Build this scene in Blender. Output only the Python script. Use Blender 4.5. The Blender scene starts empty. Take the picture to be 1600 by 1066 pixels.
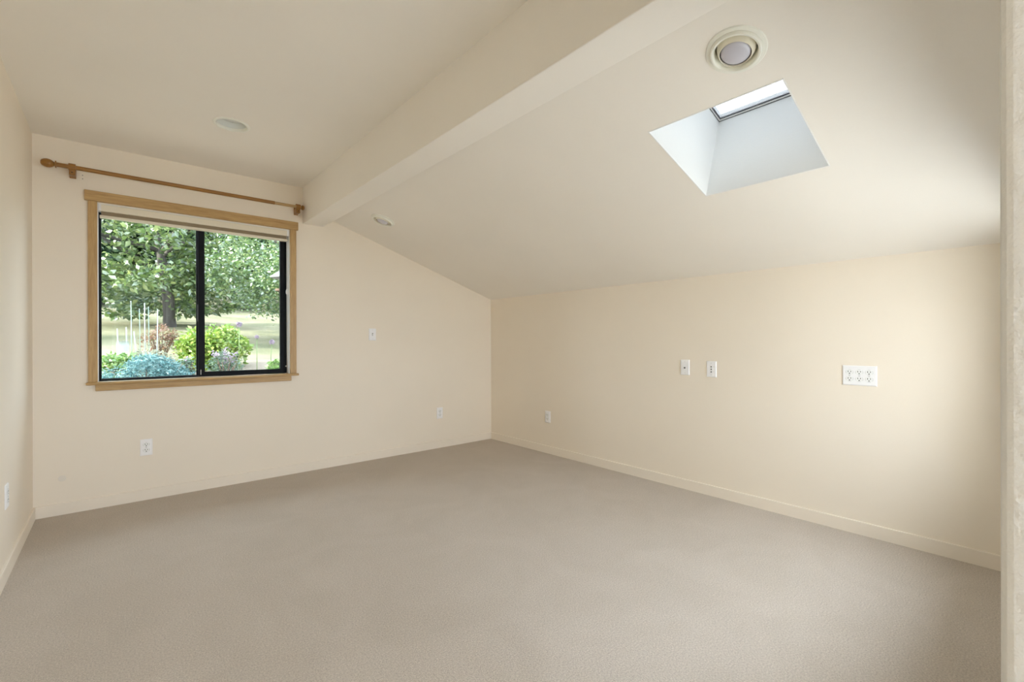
import bpy, bmesh, math, random
import numpy as np
from mathutils import Matrix, Vector

# ------------------------------------------------------------------ scene, camera, light
sc = bpy.context.scene
COL = sc.collection
sc.view_settings.view_transform = 'Standard'
sc.view_settings.look = 'None'
sc.view_settings.gamma = 1.0
sc.view_settings.use_curve_mapping = False
sc.view_settings.exposure = 0.05
sc.cycles.use_denoising = True
sc.cycles.max_bounces = 16
sc.cycles.diffuse_bounces = 12
sc.cycles.transparent_max_bounces = 16

# room measures (metres): x along the window wall, y towards it, z up
D, R, XL, ZC = 4.158, 3.242, -0.407, 2.430          # window wall, right wall, left wall, flat ceiling
ZR, SL = 1.585, 0.338                               # top of the low right wall, slope of the ceiling
B0, B1, ZB = 1.2045, 1.376, 2.1215                  # boxed beam
EYE, YAW, PITCH, ROLL = 1.118, 0.7079, -0.0008, -0.0022

cam_d = bpy.data.cameras.new('camera')
cam = bpy.data.objects.new('camera', cam_d)
COL.objects.link(cam)
sc.camera = cam
cam_d.sensor_width = 36.0
cam_d.lens = 36.0 * 719.86 / 1600.0
cam_d.clip_start = 0.02
fw = Vector((math.sin(YAW) * math.cos(PITCH), math.cos(YAW) * math.cos(PITCH), math.sin(PITCH)))
r0 = Vector((math.cos(YAW), -math.sin(YAW), 0)); u0 = r0.cross(fw)
rt = r0 * math.cos(ROLL) + u0 * math.sin(ROLL); up = rt.cross(fw)
cam.matrix_world = Matrix(((rt.x, up.x, -fw.x, 0), (rt.y, up.y, -fw.y, 0), (rt.z, up.z, -fw.z, EYE), (0, 0, 0, 1)))

SKY = 8.6
world = bpy.data.worlds.new('sky'); sc.world = world
world.use_nodes = True
bg = world.node_tree.nodes['Background']
bg.inputs[0].default_value = (0.875, 0.96, 1.10, 1)
bg.inputs[1].default_value = SKY

sun_d = bpy.data.lights.new('sun', 'SUN'); sun_d.energy = 20.0; sun_d.angle = 0.02; sun_d.color = (1.0, 0.93, 0.8)
sun = bpy.data.objects.new('sun', sun_d); COL.objects.link(sun)
sun.rotation_euler = Vector((-0.945, 0.0, 0.318)).to_track_quat('Z', 'Y').to_euler()

def portal(name, centre, inward, sx, sy):
    """a window's opening as a sampling portal for the sky (gives no light of its own)"""
    l = bpy.data.lights.new(name, 'AREA'); l.shape = 'RECTANGLE'; l.size = sx; l.size_y = sy
    l.cycles.is_portal = True
    o = bpy.data.objects.new(name, l); COL.objects.link(o)
    iw = Vector(inward).normalized()
    o.rotation_euler = iw.to_track_quat('-Z', 'Y').to_euler()
    o.location = centre
    return o

NS = Vector((SL, 0, 1)).normalized()                # outward normal of the sloped ceiling
TS = Vector((1, 0, -SL)).normalized()               # down the slope
def slope(x, y, t=0.0):
    return Vector((x, y, ZR + SL * (R - x))) + NS * t
SK = (1.832, 2.364, 0.630, 1.181); SKH = 0.457      # skylight well and its depth
W3 = (0.90, 2.97, 0.48, 1.63)                       # unseen window added in the back wall to light the room
W4 = (-0.10, 1.00, 0.45, 2.15)                     # unseen hall window, added for its light
portal('sky_portal', (0.5, D + 0.20, 1.45), (0, -1, 0), 1.2, 1.2)
portal('sky_portal', slope((SK[0] + SK[1]) / 2, (SK[2] + SK[3]) / 2, SKH + 0.03), -NS, 0.55, 0.56)
portal('sky_portal', ((W3[0] + W3[1]) / 2, -0.16, (W3[2] + W3[3]) / 2), (0, 1, 0), 2.07, 1.15)
portal('sky_portal', ((W4[0] + W4[1]) / 2, -1.72, (W4[2] + W4[3]) / 2), (0, 1, 0), 1.1, 1.7)

# ------------------------------------------------------------------ materials
def nt(name):
    m = bpy.data.materials.new(name); m.use_nodes = True
    t = m.node_tree; return m, t, t.nodes['Principled BSDF']
def N(t, kind, **kw):
    n = t.nodes.new(kind)
    for k, v in kw.items():
        if k in n.inputs: n.inputs[k].default_value = v
        else: setattr(n, k, v)
    return n
def c4(c): return (c[0], c[1], c[2], 1)
def plain(name, col, rough=0.5, spec=0.5, metal=0.0):
    m, t, b = nt(name)
    b.inputs['Base Color'].default_value = c4(col); b.inputs['Roughness'].default_value = rough
    b.inputs['Specular IOR Level'].default_value = spec; b.inputs['Metallic'].default_value = metal
    nz = N(t, 'ShaderNodeTexNoise', Scale=60.0, Detail=2.0)
    tc = N(t, 'ShaderNodeTexCoord'); t.links.new(tc.outputs['Object'], nz.inputs['Vector'])
    mp = N(t, 'ShaderNodeMapRange'); mp.inputs['To Min'].default_value = max(0.0, rough - 0.04); mp.inputs['To Max'].default_value = min(1, rough + 0.04)
    t.links.new(nz.outputs['Fac'], mp.inputs['Value']); t.links.new(mp.outputs['Result'], b.inputs['Roughness'])
    return m
def paint(name, col, bump=0.12, scale=90.0, rough=0.6, var=0.03):
    m, t, b = nt(name)
    tc = N(t, 'ShaderNodeTexCoord')
    nz = N(t, 'ShaderNodeTexNoise', Scale=scale, Detail=3.0, Roughness=0.55)
    big = N(t, 'ShaderNodeTexNoise', Scale=1.3, Detail=3.0)
    t.links.new(tc.outputs['Object'], nz.inputs['Vector']); t.links.new(tc.outputs['Object'], big.inputs['Vector'])
    rmp = N(t, 'ShaderNodeValToRGB'); rmp.color_ramp.elements[0].position = 0.3; rmp.color_ramp.elements[1].position = 0.7
    rmp.color_ramp.elements[0].color = c4([x * (1 - var) for x in col]); rmp.color_ramp.elements[1].color = c4(col)
    t.links.new(big.outputs['Fac'], rmp.inputs['Fac']); t.links.new(rmp.outputs['Color'], b.inputs['Base Color'])
    bp = N(t, 'ShaderNodeBump', Strength=bump, Distance=0.002)
    t.links.new(nz.outputs['Fac'], bp.inputs['Height']); t.links.new(bp.outputs['Normal'], b.inputs['Normal'])
    b.inputs['Roughness'].default_value = rough; b.inputs['Specular IOR Level'].default_value = 0.25
    return m
def wood(name, dark, light, axis, rough=0.45, ring=26.0):
    m, t, b = nt(name)
    tc = N(t, 'ShaderNodeTexCoord'); mp = N(t, 'ShaderNodeMapping')
    s = [1.0, 1.0, 1.0]; s[axis] = 0.06
    mp.inputs['Scale'].default_value = s
    t.links.new(tc.outputs['Object'], mp.inputs['Vector'])
    nz = N(t, 'ShaderNodeTexNoise', Scale=ring * 2.4, Detail=6.0, Roughness=0.65, Distortion=0.8)
    n2 = N(t, 'ShaderNodeTexNoise', Scale=ring * 9, Detail=3.0)
    t.links.new(mp.outputs['Vector'], nz.inputs['Vector']); t.links.new(mp.outputs['Vector'], n2.inputs['Vector'])
    mx = N(t, 'ShaderNodeMath', operation='MULTIPLY_ADD'); mx.inputs[1].default_value = 0.35
    t.links.new(n2.outputs['Fac'], mx.inputs[0]); t.links.new(nz.outputs['Fac'], mx.inputs[2])
    rmp = N(t, 'ShaderNodeValToRGB')
    rmp.color_ramp.elements[0].position = 0.45; rmp.color_ramp.elements[0].color = c4(dark)
    rmp.color_ramp.elements[1].position = 0.85; rmp.color_ramp.elements[1].color = c4(light)
    t.links.new(mx.outputs[0], rmp.inputs['Fac']); t.links.new(rmp.outputs['Color'], b.inputs['Base Color'])
    bp = N(t, 'ShaderNodeBump', Strength=0.15, Distance=0.001)
    t.links.new(nz.outputs['Fac'], bp.inputs['Height']); t.links.new(bp.outputs['Normal'], b.inputs['Normal'])
    b.inputs['Roughness'].default_value = rough
    return m
def carpet(name):
    m, t, b = nt(name)
    tc = N(t, 'ShaderNodeTexCoord')
    f = N(t, 'ShaderNodeTexNoise', Scale=170.0, Detail=4.0, Roughness=0.7)
    g = N(t, 'ShaderNodeTexNoise', Scale=2.2, Detail=4.0, Roughness=0.6, Distortion=1.2)
    v = N(t, 'ShaderNodeTexVoronoi', Scale=420.0)
    for n in (f, g, v): t.links.new(tc.outputs['Object'], n.inputs['Vector'])
    a = N(t, 'ShaderNodeValToRGB'); a.color_ramp.elements[0].position = 0.3; a.color_ramp.elements[1].position = 0.7
    a.color_ramp.elements[0].color = c4((0.40, 0.347, 0.292)); a.color_ramp.elements[1].color = c4((0.70, 0.625, 0.54))
    t.links.new(f.outputs['Fac'], a.inputs['Fac'])
    h = N(t, 'ShaderNodeValToRGB'); h.color_ramp.elements[0].position = 0.35; h.color_ramp.elements[1].position = 0.68
    h.color_ramp.elements[0].color = (0.95, 0.945, 0.93, 1); h.color_ramp.elements[1].color = (1.02, 1.02, 1.02, 1)
    t.links.new(g.outputs['Fac'], h.inputs['Fac'])
    mx = N(t, 'ShaderNodeMix', data_type='RGBA', blend_type='MULTIPLY'); mx.inputs[0].default_value = 1.0
    t.links.new(a.outputs['Color'], mx.inputs[6]); t.links.new(h.outputs['Color'], mx.inputs[7])
    t.links.new(mx.outputs[2], b.inputs['Base Color'])
    bp = N(t, 'ShaderNodeBump', Strength=0.5, Distance=0.004)
    t.links.new(v.outputs['Distance'], bp.inputs['Height']); t.links.new(bp.outputs['Normal'], b.inputs['Normal'])
    b.inputs['Roughness'].default_value = 1.0; b.inputs['Specular IOR Level'].default_value = 0.05
    b.inputs['Sheen Weight'].default_value = 0.15; b.inputs['Sheen Roughness'].default_value = 0.6
    return m
def glass(name, refl=0.05, tint=(0.97, 0.985, 0.98)):
    m = bpy.data.materials.new(name); m.use_nodes = True; t = m.node_tree; t.nodes.clear()
    o = N(t, 'ShaderNodeOutputMaterial'); tr = N(t, 'ShaderNodeBsdfTransparent'); gl = N(t, 'ShaderNodeBsdfGlossy')
    tr.inputs['Color'].default_value = c4(tint); gl.inputs['Roughness'].default_value = 0.02
    fr = N(t, 'ShaderNodeFresnel', IOR=1.10)
    mx = N(t, 'ShaderNodeMixShader'); t.links.new(fr.outputs[0], mx.inputs[0])
    t.links.new(tr.outputs[0], mx.inputs[1]); t.links.new(gl.outputs[0], mx.inputs[2]); t.links.new(mx.outputs[0], o.inputs['Surface'])
    return m
def leafy(name, cols, trans=0.35, gloss=0.12, rough=0.4):
    """leaf material: every leaf (mesh island) takes its own green"""
    m = bpy.data.materials.new(name); m.use_nodes = True; t = m.node_tree; t.nodes.clear()
    o = N(t, 'ShaderNodeOutputMaterial'); g = N(t, 'ShaderNodeNewGeometry'); rp = N(t, 'ShaderNodeValToRGB')
    while len(rp.color_ramp.elements) < len(cols): rp.color_ramp.elements.new(0.5)
    for i, c in enumerate(cols):
        rp.color_ramp.elements[i].position = i / max(1, len(cols) - 1); rp.color_ramp.elements[i].color = c4(c)
    t.links.new(g.outputs['Random Per Island'], rp.inputs['Fac'])
    d = N(t, 'ShaderNodeBsdfDiffuse'); tr = N(t, 'ShaderNodeBsdfTranslucent'); gl = N(t, 'ShaderNodeBsdfGlossy'); gl.inputs['Roughness'].default_value = rough
    t.links.new(rp.outputs['Color'], d.inputs['Color']); t.links.new(rp.outputs['Color'], tr.inputs['Color'])
    a = N(t, 'ShaderNodeMixShader'); a.inputs[0].default_value = trans
    b = N(t, 'ShaderNodeMixShader'); b.inputs[0].default_value = gloss
    t.links.new(d.outputs[0], a.inputs[1]); t.links.new(tr.outputs[0], a.inputs[2])
    t.links.new(a.outputs[0], b.inputs[1]); t.links.new(gl.outputs[0], b.inputs[2]); t.links.new(b.outputs[0], o.inputs['Surface'])
    return m
def lawn(name):
    m, t, b = nt(name)
    tc = N(t, 'ShaderNodeTexCoord')
    a = N(t, 'ShaderNodeTexNoise', Scale=0.55, Detail=6.0, Roughness=0.62); f = N(t, 'ShaderNodeTexNoise', Scale=22.0, Detail=5.0, Roughness=0.7)
    for n in (a, f): t.links.new(tc.outputs['Object'], n.inputs['Vector'])
    r1 = N(t, 'ShaderNodeValToRGB'); e = r1.color_ramp.elements
    e[0].position = 0.35; e[0].color = c4((0.20, 0.205, 0.12)); e[1].position = 0.62; e[1].color = c4((0.40, 0.36, 0.25))
    t.links.new(a.outputs['Fac'], r1.inputs['Fac'])
    r2 = N(t, 'ShaderNodeValToRGB'); e = r2.color_ramp.elements
    e[0].position = 0.3; e[0].color = (0.72, 0.72, 0.7, 1); e[1].position = 0.7; e[1].color = (1.1, 1.1, 1.05, 1)
    t.links.new(f.outputs['Fac'], r2.inputs['Fac'])
    mx = N(t, 'ShaderNodeMix', data_type='RGBA', blend_type='MULTIPLY'); mx.inputs[0].default_value = 1.0
    t.links.new(r1.outputs['Color'], mx.inputs[6]); t.links.new(r2.outputs['Color'], mx.inputs[7])
    # dry pale soil of the beds close to the house
    sp = N(t, 'ShaderNodeSeparateXYZ'); t.links.new(tc.outputs['Object'], sp.inputs[0])
    ad = N(t, 'ShaderNodeMath', operation='MULTIPLY_ADD'); ad.inputs[1].default_value = 3.0
    t.links.new(a.outputs['Fac'], ad.inputs[0]); t.links.new(sp.outputs['Y'], ad.inputs[2])
    mr = N(t, 'ShaderNodeMapRange'); mr.inputs['From Min'].default_value = 10.6; mr.inputs['From Max'].default_value = 11.6
    t.links.new(ad.outputs[0], mr.inputs['Value'])
    m2 = N(t, 'ShaderNodeMix', data_type='RGBA'); m2.inputs[6].default_value = c4((0.32, 0.265, 0.21))
    t.links.new(mr.outputs['Result'], m2.inputs[0]); t.links.new(mx.outputs[2], m2.inputs[7])
    t.links.new(m2.outputs[2], b.inputs['Base Color'])
    bp = N(t, 'ShaderNodeBump', Strength=0.6, Distance=0.05)
    t.links.new(f.outputs['Fac'], bp.inputs['Height']); t.links.new(bp.outputs['Normal'], b.inputs['Normal'])
    b.inputs['Roughness'].default_value = 1.0; b.inputs['Specular IOR Level'].default_value = 0.1
    return m

M = {}
M['wall'] = paint('cream_wall_paint', (0.875, 0.80, 0.685))
M['ceil'] = paint('cream_ceiling_paint', (0.90, 0.87, 0.815), bump=0.16, scale=70)
M['base'] = paint('cream_trim_paint', (0.875, 0.803, 0.695), bump=0.03, rough=0.42)
M['white'] = paint('white_well_paint', (0.86, 0.87, 0.865), bump=0.25, scale=160)
M['jamb'] = paint('light_tinted_jamb_paint', (0.78, 0.775, 0.755), bump=1.0, scale=110)  # greyer than the room's cream: the doorway's different light put into the colour
M['frame_white'] = plain('white_frame_enamel', (0.85, 0.85, 0.84), 0.35)
M['carpet'] = carpet('beige_cut_pile_carpet')
M['oak_x'] = wood('oak_along_x', (0.36, 0.21, 0.072), (0.56, 0.372, 0.155), 0)
M['oak_z'] = wood('oak_along_z', (0.36, 0.21, 0.072), (0.56, 0.372, 0.155), 2)
M['rod'] = wood('golden_oak_rod', (0.22, 0.095, 0.016), (0.36, 0.175, 0.036), 0, 0.35)
M['rod_pale'] = wood('pale_rod_sleeve', (0.42, 0.27, 0.11), (0.52, 0.36, 0.17), 0, 0.4)
M['black'] = plain('black_anodised_frame', (0.008, 0.009, 0.011), 0.5, 0.12)
M['gasket'] = plain('grey_gasket', (0.10, 0.10, 0.11), 0.6)
M['blind'] = plain('cream_blind_rail', (0.80, 0.74, 0.60), 0.5)
M['blind_cloth'] = plain('tan_blind_cloth', (0.33, 0.26, 0.17), 0.9)
M['glass'] = glass('window_glass')
M['garden_glass'] = glass('dimmed_window_glass', tint=(0.69, 0.72, 0.715))  # tint added to dim the garden and its daylight
M['skyglass'] = glass('skylight_glass', tint=(0.422, 0.424, 0.414))  # tint added to dim the sky above the well
M['plate'] = plain('white_plate_plastic', (0.90, 0.90, 0.91), 0.35)
M['recept'] = plain('white_receptacle', (0.87, 0.88, 0.87), 0.4)
M['slot'] = plain('dark_slot', (0.03, 0.028, 0.026), 0.7)
M['groove_shade'] = plain('painted_groove_shade', (0.42, 0.42, 0.43), 0.7)  # grey standing in for the shadow in the plate's cutout
M['screw'] = plain('painted_screw', (0.66, 0.66, 0.65), 0.35)
M['brass'] = plain('dull_jack_metal', (0.25, 0.24, 0.22), 0.4, 0.5, 0.8)
M['trimring'] = plain('pale_enamel_trim', (0.86, 0.865, 0.80), 0.4)
M['cup'] = plain('cream_eyeball_enamel', (0.82, 0.78, 0.66), 0.45)
M['bulb'] = plain('frosted_lamp_glass', (0.58, 0.58, 0.66), 0.22, 0.6)
M['lens'] = plain('pale_lamp_lens', (0.72, 0.75, 0.73), 0.4)
M['mark'] = plain('wall_mark', (0.80, 0.75, 0.665), 0.8)

# ------------------------------------------------------------------ helpers
def link(name, me, mat, parent=None, smooth=False):
    if mat: me.materials.append(mat)
    if smooth:
        me.polygons.foreach_set('use_smooth', [True] * len(me.polygons))
    o = bpy.data.objects.new(name, me); COL.objects.link(o)
    if parent: o.parent = parent
    return o
def bobj(name, bm, mat, parent=None, smooth=False, mw=None, angle=None):
    if mw is not None: bmesh.ops.transform(bm, matrix=mw, verts=bm.verts)
    bmesh.ops.recalc_face_normals(bm, faces=bm.faces)
    me = bpy.data.meshes.new(name); bm.to_mesh(me); bm.free()
    o = link(name, me, mat, parent, smooth)
    if smooth and angle: me.set_sharp_from_angle(angle=math.radians(angle))
    return o
def tag(o, label=None, cat=None, group=None, kind=None):
    if label: o['label'] = label
    if cat: o['category'] = cat
    if group: o['group'] = group
    if kind: o['kind'] = kind
    return o
def empty(name, mw=None):
    o = bpy.data.objects.new(name, None); COL.objects.link(o); o.empty_display_size = 0.1
    if mw is not None: o.matrix_world = mw
    return o
def box(bm, lo, hi, bevel=0.0, seg=2):
    g = bmesh.ops.create_cube(bm, size=1.0)
    vs = g['verts']
    for v in vs:
        v.co = Vector([(lo[i] + hi[i]) / 2 + v.co[i] * (hi[i] - lo[i]) for i in range(3)])
    if bevel:
        es = list({e for v in vs for e in v.link_edges})
        bmesh.ops.bevel(bm, geom=es, offset=bevel, segments=seg, affect='EDGES', profile=0.5)
def boxo(name, lo, hi, mat, parent=None, bevel=0.0, seg=2):
    bm = bmesh.new(); box(bm, lo, hi, bevel, seg)
    return bobj(name, bm, mat, parent)
def slab(name, outer, holes, thick, mat, parent=None):
    """flat polygon with holes, given a thickness along the vector thick"""
    bm = bmesh.new(); es = []
    for loop in [outer] + holes:
        vs = [bm.verts.new(p) for p in loop]
        es += [bm.edges.new((vs[i], vs[(i + 1) % len(vs)])) for i in range(len(vs))]
    bmesh.ops.triangle_fill(bm, edges=es, use_beauty=True)
    r = bmesh.ops.extrude_face_region(bm, geom=bm.faces[:])
    bmesh.ops.translate(bm, vec=Vector(thick), verts=[g for g in r['geom'] if isinstance(g, bmesh.types.BMVert)])
    return bobj(name, bm, mat, parent)
def lathe(name, prof, mat, parent=None, seg=48, mw=None, smooth=True, angle=35):
    bm = bmesh.new(); rings = []
    for r, z in prof:
        if r < 1e-6: rings.append([bm.verts.new((0, 0, z))])
        else: rings.append([bm.verts.new((r * math.cos(2 * math.pi * i / seg), r * math.sin(2 * math.pi * i / seg), z)) for i in range(seg)])
    for a, b in zip(rings, rings[1:]):
        for i in range(seg):
            j = (i + 1) % seg
            if len(a) == 1 and len(b) == 1: continue
            if len(a) == 1: bm.faces.new((a[0], b[i], b[j]))
            elif len(b) == 1: bm.faces.new((a[i], b[0], a[j]))
            else: bm.faces.new((a[i], b[i], b[j], a[j]))
    return bobj(name, bm, mat, parent, smooth, mw, angle)
def tube(bm, pts, rad, seg=10):
    rings = []
    for k, p in enumerate(pts):
        p = Vector(p); a = Vector(pts[max(0, k - 1)]); b = Vector(pts[min(len(pts) - 1, k + 1)])
        d = (b - a).normalized(); s = d.orthogonal().normalized(); t = d.cross(s)
        r = rad[k] if isinstance(rad, (list, tuple)) else rad
        rings.append([bm.verts.new(p + (s * math.cos(2 * math.pi * i / seg) + t * math.sin(2 * math.pi * i / seg)) * r) for i in range(seg)])
    # keep rings aligned: simple rotation matching
    for a, b in zip(rings, rings[1:]):
        k0 = min(range(seg), key=lambda k: (a[0].co - b[k].co).length)
        for i in range(seg):
            bm.faces.new((a[i], a[(i + 1) % seg], b[(i + 1 + k0) % seg], b[(i + k0) % seg]))
        b[:] = b[k0:] + b[:k0]
    bm.faces.new(rings[0][::-1]); bm.faces.new(rings[-1])
def dup(root):
    c = root.copy(); COL.objects.link(c)
    for ch in root.children:
        d = ch.copy(); COL.objects.link(d); d.parent = c
        for g in ch.children:
            e = g.copy(); COL.objects.link(e); e.parent = d
    return c
def circle3(c, ux, uy, r, n=48):
    return [Vector(c) + ux * (r * math.cos(2 * math.pi * i / n)) + uy * (r * math.sin(2 * math.pi * i / n)) for i in range(n)]
def rect(a0, a1, b0, b1, f): return [Vector(f(a0, b0)), Vector(f(a1, b0)), Vector(f(a1, b1)), Vector(f(a0, b1))]

# ------------------------------------------------------------------ room shell
WT = 0.16                                            # outer wall thickness
HX1, HY0 = 1.15, -1.55                               # the hall behind the doorway
o = slab('floor', [(XL - WT, HY0 - .1, 0), (HX1 + .1, HY0 - .1, 0), (HX1 + .1, -.10, 0), (R + .12, -.10, 0), (R + .12, D + WT, 0), (XL - WT, D + WT, 0)], [], (0, 0, -0.12), M['carpet'])
tag(o, 'beige cut pile carpet covering the whole floor', 'floor', kind='structure')
# window wall, following the roof line, with the window opening
WX0, WX1, WZ0, WZ1 = -0.102, 1.100, 0.828, 2.050
zs = lambda x: ZR + SL * (R - x)
o = slab('wall_front', [(XL - WT, D, -.1), (R + .12, D, -.1), (R + .12, D, zs(R + .12) + .03), (B1, D, zs(B1) + .03), (B1, D, ZC + .03), (XL - WT, D, ZC + .03)],
         [rect(WX0, WX1, WZ0, WZ1, lambda a, b: (a, D, b))], (0, WT, 0), M['wall'])
tag(o, 'cream painted wall with the garden window', 'wall', kind='structure')
wall_front = o
o = slab('wall_right', [(R, -.10, -.1), (R, D, -.1), (R, D, ZR + .02), (R, -.10, ZR + .02)], [], (0.12, 0, 0), M['wall'])
tag(o, 'low cream painted wall under the sloped ceiling', 'wall', kind='structure')
fL = lambda a, b: (XL, a, b)
o = slab('wall_left', [(XL, HY0, -.1), (XL, D, -.1), (XL, D, ZC + .03), (XL, HY0, ZC + .03)], [], (-WT, 0, 0), M['wall'])
tag(o, 'cream painted wall at the left edge beside the window wall', 'wall', kind='structure')
# wall behind the camera with the doorway the camera stands in
DX0, DX1, DZ1, YB = -0.36, 0.500, 2.06, 0.0245
bm = bmesh.new()
box(bm, (DX1, -0.10, 0), (W3[0], YB, ZC), 0.007, 3)
box(bm, (W3[0], -0.10, 0), (W3[1], YB, W3[2])); box(bm, (W3[0], -0.10, W3[3]), (W3[1], YB, ZC)); box(bm, (W3[1], -0.10, 0), (R, YB, ZC))
box(bm, (XL, -0.10, 0), (DX0, YB, ZC), 0.007, 3)
box(bm, (DX0 - .02, -0.10, DZ1), (DX1 + .02, YB - .001, ZC), 0.007, 3)
o = bobj('wall_back', bm, M['jamb'])
tag(o, 'pale textured wall edge of the doorway at the right border of the view', 'wall', kind='structure')
boxo_h = slab('wall_hall', [(XL - .1, HY0, 0), (HX1 + .1, HY0, 0), (HX1 + .1, HY0, ZC + .03), (XL - .1, HY0, ZC + .03)], [rect(*W4, lambda a, b: (a, HY0, b))], (0, -.12, 0), M['wall'])
tag(boxo_h, 'cream wall of the hall behind the doorway', 'wall', kind='structure')
o = boxo('wall_hall_end', (HX1, HY0, 0), (HX1 + .1, -.10, ZC), M['wall'])
tag(o, 'cream end wall of the hall behind the doorway', 'wall', kind='structure')

# ceilings with openings for the lamps and the skylight
L1 = (1.638, 0.711); L2 = (1.668, 3.588); L3 = (0.527, 3.222); HR = 0.086
X, Y = Vector((1, 0, 0)), Vector((0, 1, 0))
o = slab('ceiling', [(XL - WT, HY0 - .1, ZC), (B0 + .02, HY0 - .1, ZC), (B0 + .02, D + .02, ZC), (XL - WT, D + .02, ZC)],
         [circle3((L3[0], L3[1], ZC), X, Y, HR)], (0, 0, 0.03), M['ceil'])
tag(o, 'flat cream ceiling on the left of the boxed beam', 'ceiling', kind='structure')
xe = R + 0.10
o = slab('ceiling_slope', [slope(B1 - .03, -.10), slope(xe, -.10), slope(xe, D + .02), slope(B1 - .03, D + .02)],
         [circle3(slope(*L1), TS, Y, HR), circle3(slope(*L2), TS, Y, HR), rect(SK[0] - .0045, SK[1] + .0045, SK[2] - .005, SK[3] + .005, lambda a, b: slope(a, b))],
         NS * 0.03, M['ceil'])
tag(o, 'sloped cream ceiling with the skylight on the right of the beam', 'ceiling', kind='structure')
o = boxo('ceiling_beam', (B0, -.10, ZB), (B1, D + .01, ZC + .05), M['ceil'], bevel=0.004)
tag(o, 'boxed cream ceiling beam running from the window wall overhead', 'beam', kind='structure')

# baseboards: flat board with an eased top edge
def base(name, lo, hi, label):
    o = boxo(name, lo, hi, M['base'], bevel=0.004, seg=3)
    tag(o, label, 'baseboard', kind='structure')
BH, BT = 0.075, 0.012
base('baseboard_front', (XL, D - BT, -.01), (R, D + .002, BH), 'cream baseboard along the foot of the window wall')
base('baseboard_right', (R - BT, YB, -.01), (R + .002, D - BT, BH), 'cream baseboard along the foot of the low right wall')
base('baseboard_left', (XL - .002, YB, -.01), (XL + BT, D - BT, BH), 'cream baseboard along the foot of the left wall')

# small marks on the window wall: two nail holes under the curtain rod and a filled spot
for z in (2.2175, 2.194):
    bm = bmesh.new(); bmesh.ops.create_cone(bm, cap_ends=True, segments=10, radius1=.0026, radius2=.0026, depth=.0012)
    bobj('nail_hole', bm, M['slot'], wall_front, mw=Matrix.Translation((-0.1738, D, z)) @ Matrix.Rotation(math.pi / 2, 4, 'X'))
bm = bmesh.new(); bmesh.ops.create_cone(bm, cap_ends=True, segments=24, radius1=.021, radius2=.018, depth=.0016)
bobj('filled_spot', bm, M['mark'], wall_front, mw=Matrix.Translation((-0.275, D, 0.232)) @ Matrix.Rotation(math.pi / 2, 4, 'X'))

# ------------------------------------------------------------------ garden window
w1 = empty('window_1', Matrix.Translation((0.5, D, WZ0)))
tag(w1, 'black framed sliding window with oak casing looking onto the garden', 'window', kind='structure')
inv = w1.matrix_world.inverted()
def wpart(name, lo, hi, mat, bevel=0.0, parent=None, seg=2):
    bm = bmesh.new(); box(bm, lo, hi, bevel, seg)
    ob = bobj(name, bm, mat, parent or w1, mw=inv if (parent is None or parent is w1) else inv)
    return ob
FY = D + 0.082                                       # inner face of the black frame
wpart('head_casing', (-0.166, D - .024, 2.055), (1.163, D, 2.122), M['oak_x'], .002)
wpart('side_casing', (-0.149, D - .018, .846), (-0.102, D, 2.055), M['oak_z'], .002)
wpart('side_casing', (1.100, D - .018, .846), (1.148, D, 2.055), M['oak_z'], .002)
wpart('stool', (-0.160, D - .040, .828), (1.163, D + .0, .846), M['oak_x'], .006, seg=3)
wpart('stool_board', (WX0, D, .828), (WX1, FY + .01, .845), M['oak_x'])
wpart('apron', (-0.113, D - .017, .786), (1.108, D, .828), M['oak_x'], .002)
wpart('jamb_lining', (WX0 - .001, D + .001, .846), (WX0 + .004, D + WT - .01, WZ1), M['frame_white'])
wpart('jamb_lining', (WX1 - .004, D + .001, .846), (WX1 + .001, D + WT - .01, WZ1), M['frame_white'])
wpart('jamb_lining', (WX0 + .004, D + .001, WZ1 - .004), (WX1 - .004, D + WT - .01, WZ1 + .001), M['frame_white'])
def frame_bars(name, x0, x1, z0, z1, y0, y1, l, r, b, t, mat):
    bm = bmesh.new()
    box(bm, (x0, y0, z0), (x0 + l, y1, z1)); box(bm, (x1 - r, y0, z0), (x1, y1, z1))
    box(bm, (x0 + l, y0, z0), (x1 - r, y1, z0 + b)); box(bm, (x0 + l, y0, z1 - t), (x1 - r, y1, z1))
    return bobj(name, bm, mat, w1, mw=inv)
frame_bars('frame', WX0 + .004, WX1 - .004, .846, WZ1 - .004, FY, FY + .06, .011, .022, .012, .012, M['black'])
fx = frame_bars('fixed_sash', WX0 + .0145, .486, .8575, WZ1 - .015, FY + .030, FY + .050, .003, .026, .003, .010, M['black'])
sl = frame_bars('sliding_sash', .468, 1.0745, .8575, WZ1 - .015, FY + .004, FY + .027, .043, .028, .026, .030, M['black'])
def pane(x0, x1, y, par):
    bm = bmesh.new(); box(bm, (x0, y - .002, .86), (x1, y + .002, WZ1 - .02))
    bobj('pane', bm, M['garden_glass'], par, mw=inv)
pane(WX0 + .016, .470, FY + .040, fx)
pane(.509, 1.048, FY + .016, sl)
bm = bmesh.new(); box(bm, (.4645, FY - .002, 1.27), (.4685, FY + .010, 1.40), .001)
bobj('latch', bm, M['gasket'], sl, mw=inv)
bm = bmesh.new(); box(bm, (.481, FY - .004, .862), (.488, FY + .003, .900), .001)
bobj('stop_clip', bm, M['brass'], sl, mw=inv)
lathe('jamb_bumper', [(0, -.006), (.005, -.006), (.006, 0), (.006, .004), (0, .004)], M['frame_white'], w1, 16,
      inv @ Matrix.Translation((1.090, FY - .004, .905)) @ Matrix.Rotation(math.pi / 2, 4, 'X'))

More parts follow.
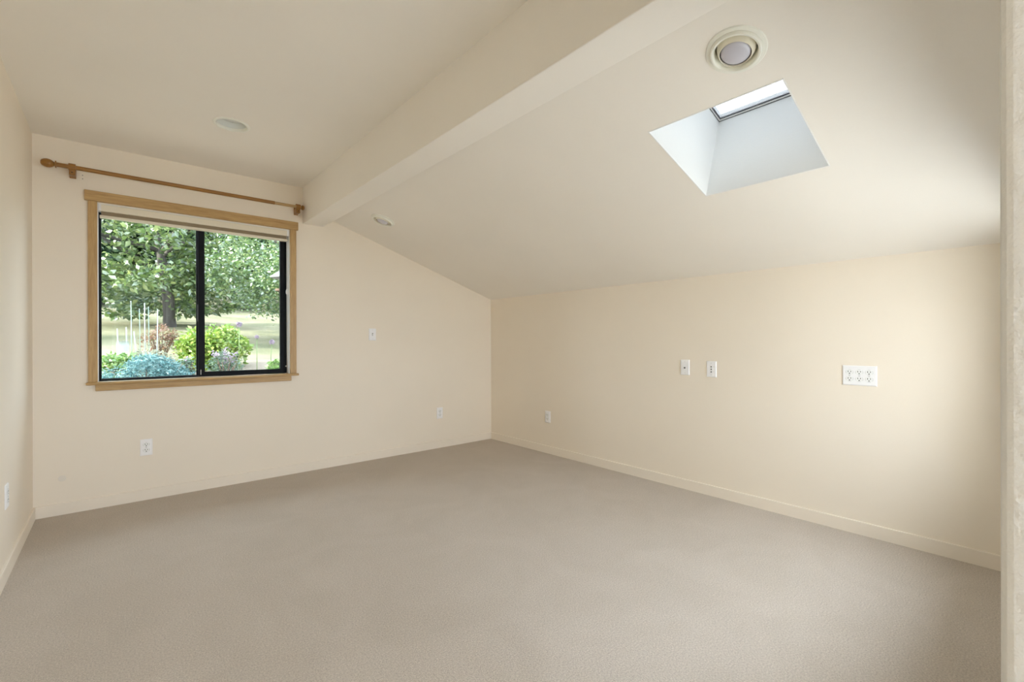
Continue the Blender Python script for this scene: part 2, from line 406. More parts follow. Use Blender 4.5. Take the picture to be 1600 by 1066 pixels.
# raised shade under the head casing
bl = empty('window_shade', Matrix.Translation((0.5, D + .04, 2.045)))
tag(bl, 'cream shade drawn fully up under the window head', 'shade')
binv = bl.matrix_world.inverted()
def bpart(name, lo, hi, mat, bevel=0.0, par=None):
    bm = bmesh.new(); box(bm, lo, hi, bevel)
    return bobj(name, bm, mat, par or bl, mw=binv)
SX0, SX1 = WX0 + .007, WX1 - .007
bpart('headrail', (SX0, D + .006, 2.000), (SX1, D + .052, 2.0455), M['blind'], .002)
for k in range(5):                                   # gathered cloth, pleat by pleat
    bpart('pleat', (SX0 + .012, D + .016 + (k % 2) * .003, 1.9995 - .0052 * (k + 1)), (SX1 - .012, D + .050 - (k % 2) * .003, 1.9995 - .0052 * k), M['blind_cloth'])
bpart('bottom_rail', (SX0 + .004, D + .010, 1.9585), (SX1 - .004, D + .054, 1.9735), M['blind'], .002)
hc = bpart('end_cap', (SX0 - .002, D + .005, 1.999), (SX0 + .012, D + .053, 2.0462), M['frame_white'], .001)
hc = bpart('end_cap', (SX1 - .012, D + .005, 1.999), (SX1 + .002, D + .053, 2.0462), M['frame_white'], .001)
bm = bmesh.new(); tube(bm, [(1.0875, D + .030, 2.0), (1.0875, D + .030, 1.56)], .0011, 6)
tube(bm, [(1.0875, D + .036, 2.0), (1.0875, D + .036, .96)], .0011, 6)
cord = bobj('pull_cord', bm, M['frame_white'], bl, mw=binv)
lathe('tassel', [(0, .026), (.004, .025), (.009, .012), (.011, 0), (.010, -.014), (.006, -.022), (0, -.024)], M['frame_white'], cord, 16,
      binv @ Matrix.Translation((1.0875, D + .030, 1.535)))

# ------------------------------------------------------------------ curtain rod
RY, RZ = D - .070, 2.2395
rod = empty('curtain_rod', Matrix.Translation((0.45, D, RZ)))
tag(rod, 'golden brown wooden curtain rod with egg finials above the window', 'curtain rod')
rinv = rod.matrix_world.inverted()
def ax(x, flip=False):  # local z along +x (or -x)
    return rinv @ Matrix.Translation((x, RY, RZ)) @ Matrix.Rotation(-math.pi / 2 if flip else math.pi / 2, 4, 'Y')
lathe('pole', [(0, 0), (.0135, 0), (.0135, 1.262), (0, 1.262)], M['rod'], rod, 24, ax(-.293))
lathe('sleeve', [(0, 0), (.0115, 0), (.0115, .205), (0, .205)], M['rod_pale'], rod, 24, ax(.968))
EGG = [(0, .072), (.010, .071), (.018, .066), (.024, .056), (.027, .043), (.0255, .030), (.020, .019), (.014, .012), (.012, .009), (.0125, .0075), (.0215, .006), (.0225, .003), (.0215, 0), (0, 0)]
lathe('finial', EGG, M['rod'], rod, 32, ax(-.292, True))
KNOB = [(0, .026), (.010, .025), (.017, .021), (.0205, .013), (.019, .006), (.014, .003), (.012, 0), (0, 0)]
lathe('finial', KNOB, M['rod'], rod, 32, ax(1.172))
def bracket(x):
    bm = bmesh.new()
    box(bm, (x - .016, D - .012, RZ - .055), (x + .016, D - .0005, RZ + .028), .003)       # wall plate
    box(bm, (x - .015, RY - .012, RZ - .052), (x + .015, D - .006, RZ - .012), .006, 3)      # arm
    b = bobj('bracket', bm, M['rod'], rod, mw=rinv)
    lathe('cup_ring', [(.0150, -.017), (.0215, -.017), (.0225, -.012), (.0225, .012), (.0215, .017), (.0150, .017), (.0150, -.017)], M['rod'], b, 28,
          ax(x))
    lathe('screw', [(0, .003), (.003, .0025), (.0042, 0), (0, 0)], M['slot'], b, 12,
          rinv @ Matrix.Translation((x, RY - .012, RZ - .036)) @ Matrix.Rotation(math.pi / 2, 4, 'X'))
bracket(-.220); bracket(1.148)

# ------------------------------------------------------------------ skylight
sk = empty('window_2', Matrix.Translation(slope(2.098, .905)))
tag(sk, 'square skylight in a deep white well in the sloped ceiling', 'skylight', kind='structure')
sinv = sk.matrix_world.inverted()
a0, a1, y0, y1 = SK
def ring(t0, t1, in0, in1, bmr=None):
    """square ring between two insets, from depth t0 to t1 along the slope's normal"""
    bm = bmr or bmesh.new()
    ux = math.sqrt(1 + SL * SL)
    def loop(ins, t): return [bm.verts.new(slope(a, b, t)) for a, b in ((a0 + ins / ux, y0 + ins), (a1 - ins / ux, y0 + ins), (a1 - ins / ux, y1 - ins), (a0 + ins / ux, y1 - ins))]
    A, Bq, C, E_ = loop(in0, t0), loop(in1, t0), loop(in1, t1), loop(in0, t1)
    for P, Q in ((A, Bq), (Bq, C), (C, E_), (E_, A)):
        for i in range(4):
            j = (i + 1) % 4; bm.faces.new((P[i], P[j], Q[j], Q[i]))
    return bm
# the four sides of the well, each a drywall board
def well_side(p, q):
    n = (Vector(slope(*q)) - Vector(slope(*p))).normalized().cross(NS)
    c = slope((a0 + a1) / 2, (y0 + y1) / 2)
    if n.dot(Vector(slope(*p)) - c) < 0: n = -n
    bm = bmesh.new(); e = (slope(*q) - slope(*p)).normalized() * .006; P = [slope(*p) - e, slope(*q) + e, slope(q[0], q[1], SKH) + e, slope(p[0], p[1], SKH) - e]
    f = bm.faces.new([bm.verts.new(v) for v in P])
    r = bmesh.ops.extrude_face_region(bm, geom=[f])
    bmesh.ops.translate(bm, vec=n * .006, verts=[g for g in r['geom'] if isinstance(g, bmesh.types.BMVert)])
    return bobj('well_side', bm, M['white'], sk, mw=sinv)
for p, q in (((a0, y0), (a1, y0)), ((a1, y0), (a1, y1)), ((a1, y1), (a0, y1)), ((a0, y1), (a0, y0))): well_side(p, q)
bobj('bright_edge', ring(-.0015, .004, -.0055, -.0005), M['frame_white'], sk, mw=sinv)  # thin white ring added as a bright edge around the opening
bobj('curb_gap', ring(SKH, SKH + .004, .0015, -.02), M['gasket'], sk, mw=sinv)
bobj('curb_frame', ring(SKH + .004, SKH + .045, .006, -.03), M['frame_white'], sk, mw=sinv)
fr = bobj('gasket', ring(SKH + .011, SKH + .016, .011, .002), M['gasket'], sk, mw=sinv)
bm = bmesh.new()
f = bm.faces.new([bm.verts.new(slope(a, b, SKH + .018)) for a, b in ((a0 - .004, y0 - .004), (a1 + .004, y0 - .004), (a1 + .004, y1 + .004), (a0 - .004, y1 + .004))])
r = bmesh.ops.extrude_face_region(bm, geom=[f])
bmesh.ops.translate(bm, vec=NS * .006, verts=[g for g in r['geom'] if isinstance(g, bmesh.types.BMVert)])
bobj('pane', bm, M['skyglass'], sk, mw=sinv)

# ------------------------------------------------------------------ unseen windows added to brighten the room: back wall, hall
def added_window(name, w, yo, label):
    xa, xb, za, zb = w
    t = empty(name, Matrix.Translation(((xa + xb) / 2, yo, za)))
    tag(t, label, 'window', kind='structure'); iv = t.matrix_world.inverted()
    bm = bmesh.new()
    for lo, hi in (((xa, yo, za), (xa + .03, yo + .05, zb)), ((xb - .03, yo, za), (xb, yo + .05, zb)), ((xa + .03, yo, za), (xb - .03, yo + .05, za + .03)), ((xa + .03, yo, zb - .03), (xb - .03, yo + .05, zb))): box(bm, lo, hi)
    bobj('frame', bm, M['black'], t, mw=iv)
    xm = (xa + xb) / 2
    bm = bmesh.new(); box(bm, (xm - .02, yo + .005, za + .03), (xm + .02, yo + .045, zb - .03)); bobj('meeting_stile', bm, M['black'], t, mw=iv)
    for c, d in ((xa + .03, xm - .02), (xm + .02, xb - .03)):
        bm = bmesh.new(); box(bm, (c, yo + .022, za + .03), (d, yo + .027, zb - .03)); bobj('pane', bm, M['glass'], t, mw=iv)
added_window('added_window_back', W3, -.09, 'unseen black framed window added beside the doorway for daylight')
added_window('added_window_hall', W4, HY0 - .11, 'unseen black framed window added to light the hall behind the doorway')

# ------------------------------------------------------------------ recessed ceiling lamps
def frame_m(loc, n):
    n = Vector(n).normalized(); yv = Vector((0, 1, 0)); xv = yv.cross(n).normalized(); yv = n.cross(xv)
    return Matrix(((xv.x, yv.x, n.x, loc[0]), (xv.y, yv.y, n.y, loc[1]), (xv.z, yv.z, n.z, loc[2]), (0, 0, 0, 1)))
RING = [(.0985, .0), (.0985, -.002), (.096, -.0045), (.088, -.0062), (.0835, -.0058), (.0815, -.004), (.0800, .036), (.0845, .036), (.0845, .0), (.0985, .0)]
CAN = [(.0855, 0.0), (.0855, .16), (0, .16), (0, .158), (.0840, .158), (.0840, 0.0), (.0855, 0.0)]
LIP = [(.0985, .0), (.0985, -.002), (.096, -.0045), (.0850, -.0060), (.0838, -.0050), (.0828, -.0120), (.0795, -.0165), (.0745, -.0165), (.0710, -.0125), (.0695, -.004), (.0690, .036), (.0845, .036), (.0845, .0), (.0985, .0)]
def eyeball_lamp(loc, label):
    t = empty('recessed_light', frame_m(loc, NS))
    tag(t, label, 'ceiling light', 'recessed ceiling lights')
    lathe('trim_ring', LIP, M['trimring'], t, 56)
    lathe('housing', CAN, M['gasket'], t, 40)
    SR, SZ = .0640, .020                              # eyeball: a sphere standing out of the ring, the bulb in its mouth
    arc = [math.radians(a) for a in range(-50, 35, 5)]
    pr = [(SR * math.cos(a), SZ - SR * math.sin(a)) for a in arc]
    rl_, zl_ = SR * math.cos(math.radians(35.5)), SZ - SR * math.sin(math.radians(35.5))
    pr += [(rl_, zl_), (rl_ - .0012, zl_ + .0004), (rl_ - .0016, zl_ + .004), (rl_ - .003, .02), (.040, .05), pr[0]]
    lathe('eyeball', pr, M['cup'], t, 56)
    lathe('bulb', [(0, zl_ - .0100), (.012, zl_ - .0094), (.024, zl_ - .0072), (.036, zl_ - .0034), (.0440, zl_ + .0010), (.0480, zl_ + .0065), (.0484, zl_ + .012), (.042, .010), (.032, .034), (.022, .054), (.018, .07), (0, .07)],
          M['bulb'], t, 48)
    lathe('bulb_gap_shade', [(.0490, zl_ + .006), (.0503, zl_ + .006), (.0503, .010), (.0490, .010), (.0490, zl_ + .006)], M['slot'], t, 48)  # dark ring painted as the shade between bulb and eyeball
    return t
eyeball_lamp(slope(*L1), 'round eyeball ceiling light with grey bulb beside the skylight')
eyeball_lamp(slope(*L2), 'round eyeball ceiling light beside the beam near the window wall')
t = empty('recessed_light', Matrix.Translation((L3[0], L3[1], ZC)))
tag(t, 'shallow round ceiling light in the flat ceiling above the curtain rod', 'ceiling light', 'recessed ceiling lights')
lathe('trim_ring', RING, M['trimring'], t, 56)
lathe('housing', CAN, M['gasket'], t, 40)
lathe('reflector', [(.0800, .010), (.078, .012), (.072, .030), (.066, .040), (.066, .043), (.074, .031), (.0800, .0125), (.0800, .010)], M['lens'], t, 48)
lathe('lens', [(0, .036), (.03, .0365), (.055, .0385), (.0665, .0415), (.0665, .044), (0, .044)], M['lens'], t, 48)

# ------------------------------------------------------------------ wall plates
def wall_m(right, out, loc):
    r, u, w = Vector(right), Vector((0, 0, 1)), Vector(out)
    return Matrix(((r.x, u.x, w.x, loc[0]), (r.y, u.y, w.y, loc[1]), (r.z, u.z, w.z, loc[2]), (0, 0, 0, 1)))
FRONT = ((1, 0, 0), (0, -1, 0)); RIGHT = ((0, -1, 0), (-1, 0, 0)); LEFT = ((0, 1, 0), (1, 0, 0))
def plate_mesh(w, h, t=.0065):
    bm = bmesh.new(); b = (w / 2, h / 2); c = (w / 2 - .005, h / 2 - .005)
    l0 = [bm.verts.new((sx * b[0], sy * b[1], 0)) for sx, sy in ((-1, -1), (1, -1), (1, 1), (-1, 1))]
    l1 = [bm.verts.new((sx * b[0], sy * b[1], t * .45)) for sx, sy in ((-1, -1), (1, -1), (1, 1), (-1, 1))]
    l2 = [bm.verts.new((sx * c[0], sy * c[1], t)) for sx, sy in ((-1, -1), (1, -1), (1, 1), (-1, 1))]
    for P, Q in ((l0, l1), (l1, l2)):
        for i in range(4): bm.faces.new((P[i], P[(i + 1) % 4], Q[(i + 1) % 4], Q[i]))
    bm.faces.new(l2); bm.faces.new(l0[::-1])
    return bm
def cyl(name, r, z0, z1, x, y, mat, par, seg=14):
    return lathe(name, [(0, z0), (r, z0), (r, z1 - r * .12), (r * .88, z1), (0, z1)], mat, par, seg, Matrix.Translation((x, y, 0)), angle=30)
def receptacle(par, x, y, T=.0065):
    bm = bmesh.new(); pts = []
    R_, hh = .0172, .0142
    for i in range(40):
        a = 2 * math.pi * i / 40
        pts.append((x + R_ * math.cos(a), y + max(-hh, min(hh, R_ * math.sin(a)))))
    lo = [bm.verts.new((p[0], p[1], .004)) for p in pts]; hi = [bm.verts.new((p[0], p[1], T + .0016)) for p in pts]
    for i in range(40): bm.faces.new((lo[i], lo[(i + 1) % 40], hi[(i + 1) % 40], hi[i]))
    bm.faces.new(hi); bm.faces.new(lo[::-1])
    rc = bobj('receptacle', bm, M['recept'], par)
    for sx, h in ((-.0064, .0080), (.0064, .0066)):
        b2 = bmesh.new(); box(b2, (x + sx - .0016, y + .0035 - h / 2, T), (x + sx + .0016, y + .0035 + h / 2, T + .0019)); bobj('slot', b2, M['slot'], rc)
    cyl('ground_hole', .0032, T, T + .0019, x, y - .0078, M['slot'], rc, 12)
    lathe('gap_shade', [(.0174, T - .001), (.0186, T - .001), (.0186, T + .0003), (.0174, T + .0003), (.0174, T - .001)], M['groove_shade'], rc, 32, Matrix.Translation((x, y, 0)) @ Matrix.Diagonal((1, .86, 1, 1)))  # grey ring drawn as the cutout's shadow
    return rc
def gang(par, x):
    for y in (.0195, -.0195): receptacle(par, x, y)
    cyl('screw', .0032, .004, .0078, x, 0, M['screw'], par, 14)
def outlet(name, side, loc, label, w=.070, h=.1145, gangs=(0,)):
    t = empty(name, wall_m(*side, loc)); tag(t, label, 'outlet')
    bobj('cover_plate', plate_mesh(w, h), M['plate'], t)
    for gx in gangs: gang(t, gx)
    return t
G = 'duplex outlets low on the walls'
po = outlet('wall_outlet', FRONT, (0.152, D, 0.370), 'white duplex outlet low on the window wall below the window'); po['group'] = G
for side, loc, lab in ((FRONT, (2.560, D, 0.362), 'white duplex outlet low on the window wall near the corner'),
                       (RIGHT, (R, 3.243, 0.361), 'white duplex outlet low on the right wall near the corner'),
                       (LEFT, (XL, 3.243, 0.380), 'white duplex outlet on the left wall at the left picture edge')):
    c = dup(po); c.matrix_world = wall_m(*side, loc); c['label'] = lab
outlet('outlet_panel', RIGHT, (R, 0.714, 0.912), 'wide white plate with six outlet sockets on the right wall', .163, .114, (-.046, 0, .046))

def jack_plate(name, side, loc, label, cat, w=.070, h=.1145):
    t = empty(name, wall_m(*side, loc)); tag(t, label, cat)
    bobj('cover_plate', plate_mesh(w, h), M['plate'], t)
    for y in (.0415, -.0415): cyl('screw', .0028, .004, .0072, 0, y, M['screw'], t, 12)
    return t
t = jack_plate('cable_plate', RIGHT, (R, 1.785, .915), 'white plate with one black cable socket on the right wall', 'wall plate')
cyl('socket_nut', .0062, .004, .0090, 0, -.004, M['brass'], t, 6); cyl('cable_socket', .0047, .004, .0145, 0, -.004, M['slot'], t, 16)
t = jack_plate('speaker_plate', RIGHT, (R, 1.582, .910), 'white plate with three dark sockets in a column on the right wall', 'wall plate', .072)
for y in (.0175, -.001, -.0195):
    b = cyl('socket_rim', .0062, .004, .0078, 0, y, M['recept'], t, 16); cyl('socket', .0044, .004, .0100, 0, y, M['slot'], b, 14)
for y, w in ((.0175, .016), (-.0165, .010)):          # faint printed marks right of the sockets
    bm = bmesh.new(); box(bm, (.010, y - .0012, .0064), (.010 + w, y + .0012, .0067)); bobj('printed_mark', bm, M['screw'], t)
t = jack_plate('light_switch', FRONT, (1.825, D, 1.179), 'white toggle switch plate at mid height on the window wall', 'switch', .070, .112)
bm = bmesh.new(); box(bm, (-.0055, -.012, .005), (.0055, .012, .0072)); bobj('toggle_slot', bm, M['brass'], t)
bm = bmesh.new(); box(bm, (-.004, -.009, .005), (.004, .003, .014), .0015); bobj('toggle', bm, M['recept'], t)

# ------------------------------------------------------------------ the garden beyond the window
rng = np.random.default_rng(7)
def gz(y, x=0.0): return 0.30 + 0.107 * (y - 5.0)
bm = bmesh.new(); vs = {}
xs = np.linspace(-16, 26, 43); ys = np.concatenate([np.linspace(D + .25, 26, 60), np.linspace(27, 60, 12)])
rl = np.random.default_rng(3)
for i, x in enumerate(xs):
    for j, y in enumerate(ys):
        zz = gz(y) if y < 26 else gz(26) + (y - 26) * .2
        vs[i, j] = bm.verts.new((x, y, zz + (rl.random() - .5) * .03))
for i in range(len(xs) - 1):
    for j in range(len(ys) - 1):
        bm.faces.new((vs[i, j], vs[i + 1, j], vs[i + 1, j + 1], vs[i, j + 1]))
ground = bobj('ground', bm, lawn('dry_lawn_and_soil'), smooth=True)
tag(ground, 'sloping dry lawn and garden beds outside the window', 'lawn', kind='structure')
# unseen flat yard, kept pale to bounce light in through the added windows
o = slab('yard', [(-30, -14, -.35), (14, -14, -.35), (14, -.16, -.35), (HX1 + .15, -.16, -.35), (HX1 + .15, HY0 - .2, -.35), (XL - WT - .02, HY0 - .2, -.35), (XL - WT - .02, D + .25, -.35), (-30, D + .25, -.35)],
         [], (0, 0, -.15), plain('pale_bounce_yard', (0.50, 0.48, 0.44), 0.95))
tag(o, 'unseen yard around the back of the room, kept pale to bounce light', 'yard', kind='structure')

def leaves(name, cen, rad, n, size, mat, parent, aspect=.5, shell=.55, clumps=None, cr=.35, up=.25, seed=0, fold=.25, stuff=True, droop=0.0, flat=1.0):
    """n separate folded leaves filling clumps inside an ellipsoid"""
    g = np.random.default_rng(seed)
    cen, rad = np.array(cen, float), np.array(rad, float)
    def inside(k):
        v = g.normal(size=(k, 3)); v /= np.linalg.norm(v, axis=1)[:, None]
        return v * (shell + (1 - shell) * g.random((k, 1))) ** 1.0
    if clumps:
        cc = inside(clumps); idx = g.integers(0, clumps, n)
        p = cc[idx] + g.normal(size=(n, 3)) * cr * .5
    else: p = inside(n)
    p = p / np.maximum(1.0, np.linalg.norm(p, axis=1))[:, None]
    p[:, 2] = np.sign(p[:, 2]) * np.abs(p[:, 2]) ** flat
    P = cen + p * rad
    if droop: P[:, 2] -= droop * (p[:, 0] ** 2 + p[:, 1] ** 2)
    d = g.normal(size=(n, 3)); d[:, 2] = d[:, 2] * .6 - .15; d /= np.linalg.norm(d, axis=1)[:, None]
    nr = g.normal(size=(n, 3)) + np.array([0, 0, up * 4]); s = np.cross(d, nr); s /= np.linalg.norm(s, axis=1)[:, None] + 1e-9
    nn = np.cross(s, d)
    L = size * (.6 + .8 * g.random((n, 1))); Wd = L * aspect * .5
    a = P; b = P + d * L * .45 + s * Wd + nn * L * fold * .3; c = P + d * L; e = P + d * L * .45 - s * Wd + nn * L * fold * .3
    V = np.stack([a, b, c, e], 1).reshape(-1, 3)
    me = bpy.data.meshes.new(name)
    me.vertices.add(4 * n); me.vertices.foreach_set('co', V.ravel())
    ti = np.arange(n)[:, None] * 4 + np.array([[0, 1, 2, 0, 2, 3]])
    me.loops.add(6 * n); me.loops.foreach_set('vertex_index', ti.ravel().astype(np.int32))
    me.polygons.add(2 * n); me.polygons.foreach_set('loop_start', np.arange(0, 6 * n, 3, dtype=np.int32))
    me.update(calc_edges=True); me.validate()
    o = link(name, me, mat, parent)
    if stuff: o['kind'] = 'stuff'
    return o
def wood_mesh(name, branches, mat, parent):
    bm = bmesh.new()
    for pts, rad in branches: tube(bm, pts, rad, 8)
    return bobj(name, bm, mat, parent, smooth=True)
BARK = wood('grey_bark', (0.07, 0.06, 0.055), (0.19, 0.17, 0.16), 2, 0.9, 4.0)
TWIG = wood('brown_twig', (0.10, 0.065, 0.045), (0.22, 0.15, 0.11), 2, 0.9, 10.0)
LF = {
 'walnut': leafy('broad_green_leaf', [(.055, .115, .03), (.12, .21, .055), (.21, .32, .085), (.42, .49, .17)], .42, .22),
 'right': leafy('small_green_leaf', [(.04, .105, .028), (.09, .19, .045), (.19, .32, .085), (.42, .50, .19)], .42, .24),
 'dark': leafy('dark_wood_leaf', [(.02, .05, .025), (.035, .075, .035), (.05, .10, .04)], .25, .06),
 'shrub': leafy('yellow_green_leaf', [(.10, .20, .03), (.20, .34, .045), (.36, .47, .09), (.50, .55, .16)], .4, .08),
 'low': leafy('fresh_green_leaf', [(.11, .22, .05), (.20, .34, .08), (.34, .46, .18)], .4, .08),
 'juniper': leafy('blue_juniper_needle', [(.05, .15, .17), (.12, .27, .28), (.22, .40, .40), (.38, .54, .52)], .15, .05),
 'rose': leafy('brown_red_leaf', [(.16, .12, .06), (.26, .14, .09), (.36, .20, .14), (.20, .24, .10)], .35, .08),
 'silver': leafy('silver_grey_leaf', [(.22, .25, .17), (.36, .38, .28), (.50, .50, .40)], .3, .05),
 'lilac': leafy('lilac_petal', [(.30, .24, .31), (.42, .34, .42), (.54, .45, .52)], .4, .05),
 'pale': leafy('grey_green_leaf', [(.10, .17, .12), (.16, .24, .17), (.22, .30, .22)], .3, .06),
}
def base_e(name, x, y, label, cat, group=None):
    t = empty(name, Matrix.Translation((x, y, gz(y)))); return tag(t, label, cat, group)
def tree(x, y, cen, rad, n, size, mat, label, trunk_r, seed, clumps=70, cr=.42, group=None, height=None, limbs=6, name='tree', shell=.4, flat=1.0):
    t = base_e(name, x, y, label, 'tree', group)
    z0 = gz(y); c = Vector(cen) - Vector((x, y, z0)); g = random.Random(seed)
    br = [([(0, 0, -.1), (c.x * .1, c.y * .1, c.z * .35), (c.x * .5, c.y * .5, c.z * .75), (c.x, c.y, c.z + rad[2] * .3)], [trunk_r * 1.15, trunk_r, trunk_r * .7, trunk_r * .2])]
    for k in range(limbs):
        a = 2 * math.pi * k / max(1, limbs) + g.random(); f = .45 + .4 * g.random()
        s = Vector((c.x * .4, c.y * .4, c.z * (.5 + .35 * g.random())))
        e = c + Vector((rad[0] * f * math.cos(a), rad[1] * f * math.sin(a), rad[2] * (g.random() * .9 - .3)))
        mid = s.lerp(e, .5) + Vector((0, 0, .12 * rad[2]))
        br.append(([s, mid, e], [trunk_r * .45, trunk_r * .28, trunk_r * .08]))
    wood_mesh('trunk', br, BARK, t)
    leaves('crown', c, rad, n, size, mat, t, .55, shell, clumps, cr, .25, seed, flat=flat)
    return t
tree(1.14, 16.4, (0.7, 16.7, 4.45), (3.6, 2.3, 2.65), 24000, .16, LF['walnut'], 'broad leaved garden tree with a bare grey trunk on the lawn', .15, 11, 150, .15, flat=.65)
tree(4.7, 12.3, (3.55, 12.2, 3.32), (2.2, 1.7, 1.95), 32000, .08, LF['right'], 'leafy tree hanging into the right window pane', .13, 12, 170, .16, flat=.8)
tree(-6.8, 12.6, (-6.8, 12.6, 3.9), (1.6, 1.5, 2.0), 9000, .16, LF['walnut'], 'unseen broad leaved tree added left of the view to shade the lawn', .14, 13, 90, .36)  # out-of-view tree, added to cast shade across the lawn
ORD = ('first', 'second', 'third', 'fourth', 'fifth', 'sixth', 'seventh')
for row, (yy, xx, wd) in enumerate(((27.0, (-6.5, -3.6, -.7, 2.2, 5.1, 8.0), 'nearer'), (31.5, (-7.9, -5.0, -2.1, .8, 3.7, 6.6, 9.5), 'farther'))):
    for k, x in enumerate(xx):
        rz = 4.0 + .5 * ((k * 7 + row * 3) % 4) / 3
        tree(x, yy, (x, yy, gz(26) + (yy - 26) * .2 + rz * .97), (1.12, 1.5, rz), 6500, .30, LF['dark'], ORD[k] + ' dark tree from the left in the ' + wd + ' row of the wood', .20, 40 + row * 10 + k, 70, .4, 'dark trees beyond the lawn', limbs=4, shell=.3)
def bush(name, x, y, cen, rad, n, size, mat, label, seed, cat='shrub', aspect=.5, clumps=40, cr=.4, stems=7, shell=.5, up=.25, twig=TWIG, part='foliage', droop=0.0):
    t = base_e(name, x, y, label, cat); c = Vector(cen) - Vector((x, y, gz(y))); g = random.Random(seed); br = []
    for q in range(stems):
        a = 2 * math.pi * q / stems + g.random() * .5; f = .35 + .45 * g.random()
        e = (c.x + rad[0] * f * math.cos(a), c.y + rad[1] * f * math.sin(a), c.z + rad[2] * (.2 + .5 * g.random()))
        br.append(([(0.02 * math.cos(a), .02 * math.sin(a), -.05), (e[0] * .6, e[1] * .6, e[2] * .5), e], [.010, .007, .003]))
    wood_mesh('stems', br, twig, t)
    leaves(part, c, rad, n, size, mat, t, aspect, shell, clumps, cr, up, seed, droop=droop)
    return t
bush('round_shrub', 1.17, 8.7, (1.17, 8.7, .98), (.50, .42, .40), 5200, .075, LF['shrub'], 'rounded yellow green shrub behind the middle of the window', 31, clumps=90, cr=.34)
bush('juniper', .26, 6.5, (.26, 6.5, .66), (.46, .40, .30), 11000, .055, LF['juniper'], 'low spreading blue green juniper at the bottom of the left pane', 32, aspect=.16, clumps=90, cr=.26, droop=.10)
bush('leafy_perennial', .03, 7.5, (.03, 7.5, .80), (.24, .22, .19), 1300, .065, LF['low'], 'light green leafy plant beside the blue juniper', 33, cat='plant', clumps=30)
bush('rose_bush', .54, 9.6, (.54, 9.6, 1.12), (.30, .24, .27), 900, .05, LF['rose'], 'brown red leaved bush among the thin garden stakes', 34, clumps=40, cr=.3, stems=12)
bush('silver_plant', .34, 8.2, (.34, 8.2, .78), (.31, .22, .22), 1700, .05, LF['silver'], 'pale silvery plant behind the blue juniper', 35, cat='plant', aspect=.3, clumps=50, stems=14)
bush('flowering_sage', 1.15, 7.5, (1.15, 7.5, .76), (.22, .16, .24), 900, .05, LF['pale'], 'tall grey green flower stalks in front of the yellow green shrub', 36, cat='plant', aspect=.3, clumps=26, stems=12)
leaves('petals', (0, 0, .34), (.20, .12, .16), 360, .024, LF['lilac'], bpy.data.objects['flowering_sage'], .7, .3, 22, .22, .1, 46)
bush('pink_perennial', .70, 7.4, (.70, 7.4, .74), (.09, .08, .16), 260, .05, LF['pale'], 'small pink flowered plant next to the window mullion', 37, cat='plant', clumps=10, stems=6)
leaves('petals', (0, 0, .30), (.05, .05, .07), 110, .028, LF['lilac'], bpy.data.objects['pink_perennial'], .7, .2, 6, .3, .1, 47)
bush('low_plant', 1.90, 7.6, (1.90, 7.6, .70), (.20, .16, .15), 900, .06, LF['low'], 'green plant in the lower right corner of the window', 38, cat='plant', clumps=20)
bush('pale_shrub', .45, 23.5, (.45, 23.5, 2.85), (.75, .6, .62), 2600, .16, LF['pale'], 'round grey green shrub at the far edge of the lawn', 39, clumps=60)

def flower(x, y, ztop, head, label, lean=.0):
    t = base_e('allium_flower', x, y, label, 'flower', 'lilac globe flowers'); h = ztop - gz(y)
    bm = bmesh.new(); tube(bm, [(0, 0, -.02), (lean * .4, 0, h * .5), (lean, 0, h - head * .5)], .0045, 8)
    bobj('stem', bm, LF['low'], t, smooth=True)
    leaves('flower_head', (lean, 0, h), (head, head, head * 1.15), 320, head * .5, LF['lilac'], t, .8, .55, None, .1, .1, int(x * 100))
flower(1.40, 8.0, 1.375, .034, 'lilac globe flower standing above the yellow green shrub')
flower(1.64, 8.0, 1.185, .027, 'small pale globe flower right of the yellow green shrub')
flower(1.83, 8.0, 1.105, .033, 'lilac globe flower in front of the lawn at the right', .02)

STK = plain('white_fibre_stake', (0.42, 0.47, 0.48), 0.5); STG = plain('green_plastic_stake', (0.30, 0.42, 0.34), 0.5); CAP = plain('pale_stake_cap', (.45, .47, .46), .5)
def stake(p0, p1, r, mat, label):
    t = base_e('garden_stake', p0[0], p0[1], label, 'stake', 'thin stakes around the rose bush')
    bm = bmesh.new(); b = Vector((0, 0, -.05)); e = Vector((p1[0] - p0[0], p1[1] - p0[1], p1[2] - gz(p0[1])))
    r *= .6; tube(bm, [b, b.lerp(e, .5), e], r, 8); bobj('shaft', bm, mat, t, smooth=True)
    d = (e - b).normalized(); bm = bmesh.new(); tube(bm, [e - d * .012, e + d * .004], r * 1.25, 8); bobj('cap', bm, CAP, t)
stake((.165, 9.15), (.155, 9.15, 1.735), .009, STG, 'tallest green stake, leftmost of the upright ones')
stake((.270, 9.15), (.255, 9.15, 1.62), .007, STG, 'short green stake between the two tall upright stakes')
stake((.325, 9.15), (.318, 9.15, 1.71), .011, STK, 'thick white upright stake in the middle of the group')
stake((.375, 9.15), (.365, 9.15, 1.655), .007, STG, 'green stake just right of the thick white stake')
stake((.470, 9.15), (.480, 9.15, 1.62), .010, STK, 'white stake in front of the rose bush near the tree trunk')
stake((.020, 8.75), (-.005, 8.75, 1.30), .010, STK, 'leaning white stake carrying the left end of the netting')
stake((.105, 8.75), (.095, 8.75, 1.32), .010, STK, 'white stake carrying the right end of the netting')
stake((.230, 8.75), (.180, 8.75, 1.26), .012, STK, 'thick white stake leaning left beside the netting')
stake((.440, 8.75), (.455, 8.75, 1.24), .010, STK, 'short white stake at the right of the silvery plant')
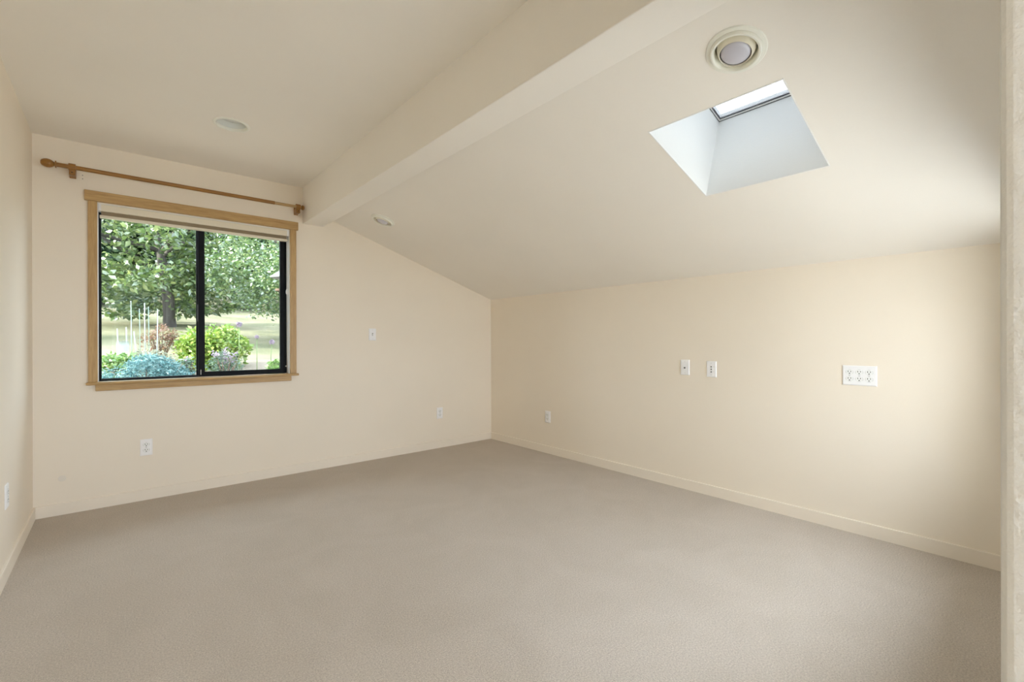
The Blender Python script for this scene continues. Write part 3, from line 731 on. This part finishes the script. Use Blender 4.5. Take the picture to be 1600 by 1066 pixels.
# netting stretched between two stakes
nm = bpy.data.materials.new('pale_blue_netting'); nm.use_nodes = True; t_ = nm.node_tree; t_.nodes.clear()
oo = N(t_, 'ShaderNodeOutputMaterial'); df = N(t_, 'ShaderNodeBsdfDiffuse'); tp = N(t_, 'ShaderNodeBsdfTransparent'); mxs = N(t_, 'ShaderNodeMixShader')
df.inputs['Color'].default_value = (.5, .62, .66, 1); mxs.inputs[0].default_value = .45
t_.links.new(tp.outputs[0], mxs.inputs[1]); t_.links.new(df.outputs[0], mxs.inputs[2]); t_.links.new(mxs.outputs[0], oo.inputs['Surface'])
bm = bmesh.new(); g = random.Random(5); grid = []
for i in range(13):
    a = math.pi * (.1 + .8 * i / 12)
    grid.append([bm.verts.new((.055 - .075 * math.cos(a) + g.uniform(-.004, .004), 8.72 - .05 * math.sin(a), gz(8.75) + .14 + .07 * j + g.uniform(-.01, .01))) for j in range(5)])
for i in range(12):
    for j in range(4): bm.faces.new((grid[i][j], grid[i + 1][j], grid[i + 1][j + 1], grid[i][j + 1]))
rr = bmesh.ops.solidify(bm, geom=bm.faces[:], thickness=.004)
nt_o = bobj('plant_netting', bm, nm, smooth=True)
tag(nt_o, 'pale bluish plant netting hung between two leaning stakes', 'netting')

# small roofed bird feeder, half hidden by the right window frame
t = base_e('bird_feeder', 2.06, 8.0, 'pale pointed roof of a garden feeder at the right window frame', 'bird feeder')
h0 = 2.14 - gz(8.0)
bm = bmesh.new(); n = 6
top = bm.verts.new((0, 0, h0 + .17)); rim = [bm.verts.new((.24 * math.cos(2 * math.pi * i / n + math.pi), .24 * math.sin(2 * math.pi * i / n + math.pi), h0)) for i in range(n)]
val = [bm.verts.new((v.co.x * .97, v.co.y * .97, h0 - .012)) for v in rim]; bot = bm.verts.new((0, 0, h0 + .12))
for i in range(n):
    j = (i + 1) % n
    bm.faces.new((top, rim[i], rim[j])); bm.faces.new((rim[i], val[i], val[j], rim[j])); bm.faces.new((bot, val[j], val[i]))
bobj('roof', bm, plain('pale_feeder_roof', (.27, .28, .275), .8), t)
bm = bmesh.new(); tube(bm, [(0, 0, -.05), (0, 0, h0 + .13)], .016, 10); bobj('post', bm, TWIG, t, smooth=True)
lathe('tray', [(0, h0 - .22), (.15, h0 - .22), (.16, h0 - .19), (.155, h0 - .19), (.145, h0 - .21), (0, h0 - .21)], TWIG, t, 24)
bpy.context.view_layer.update()
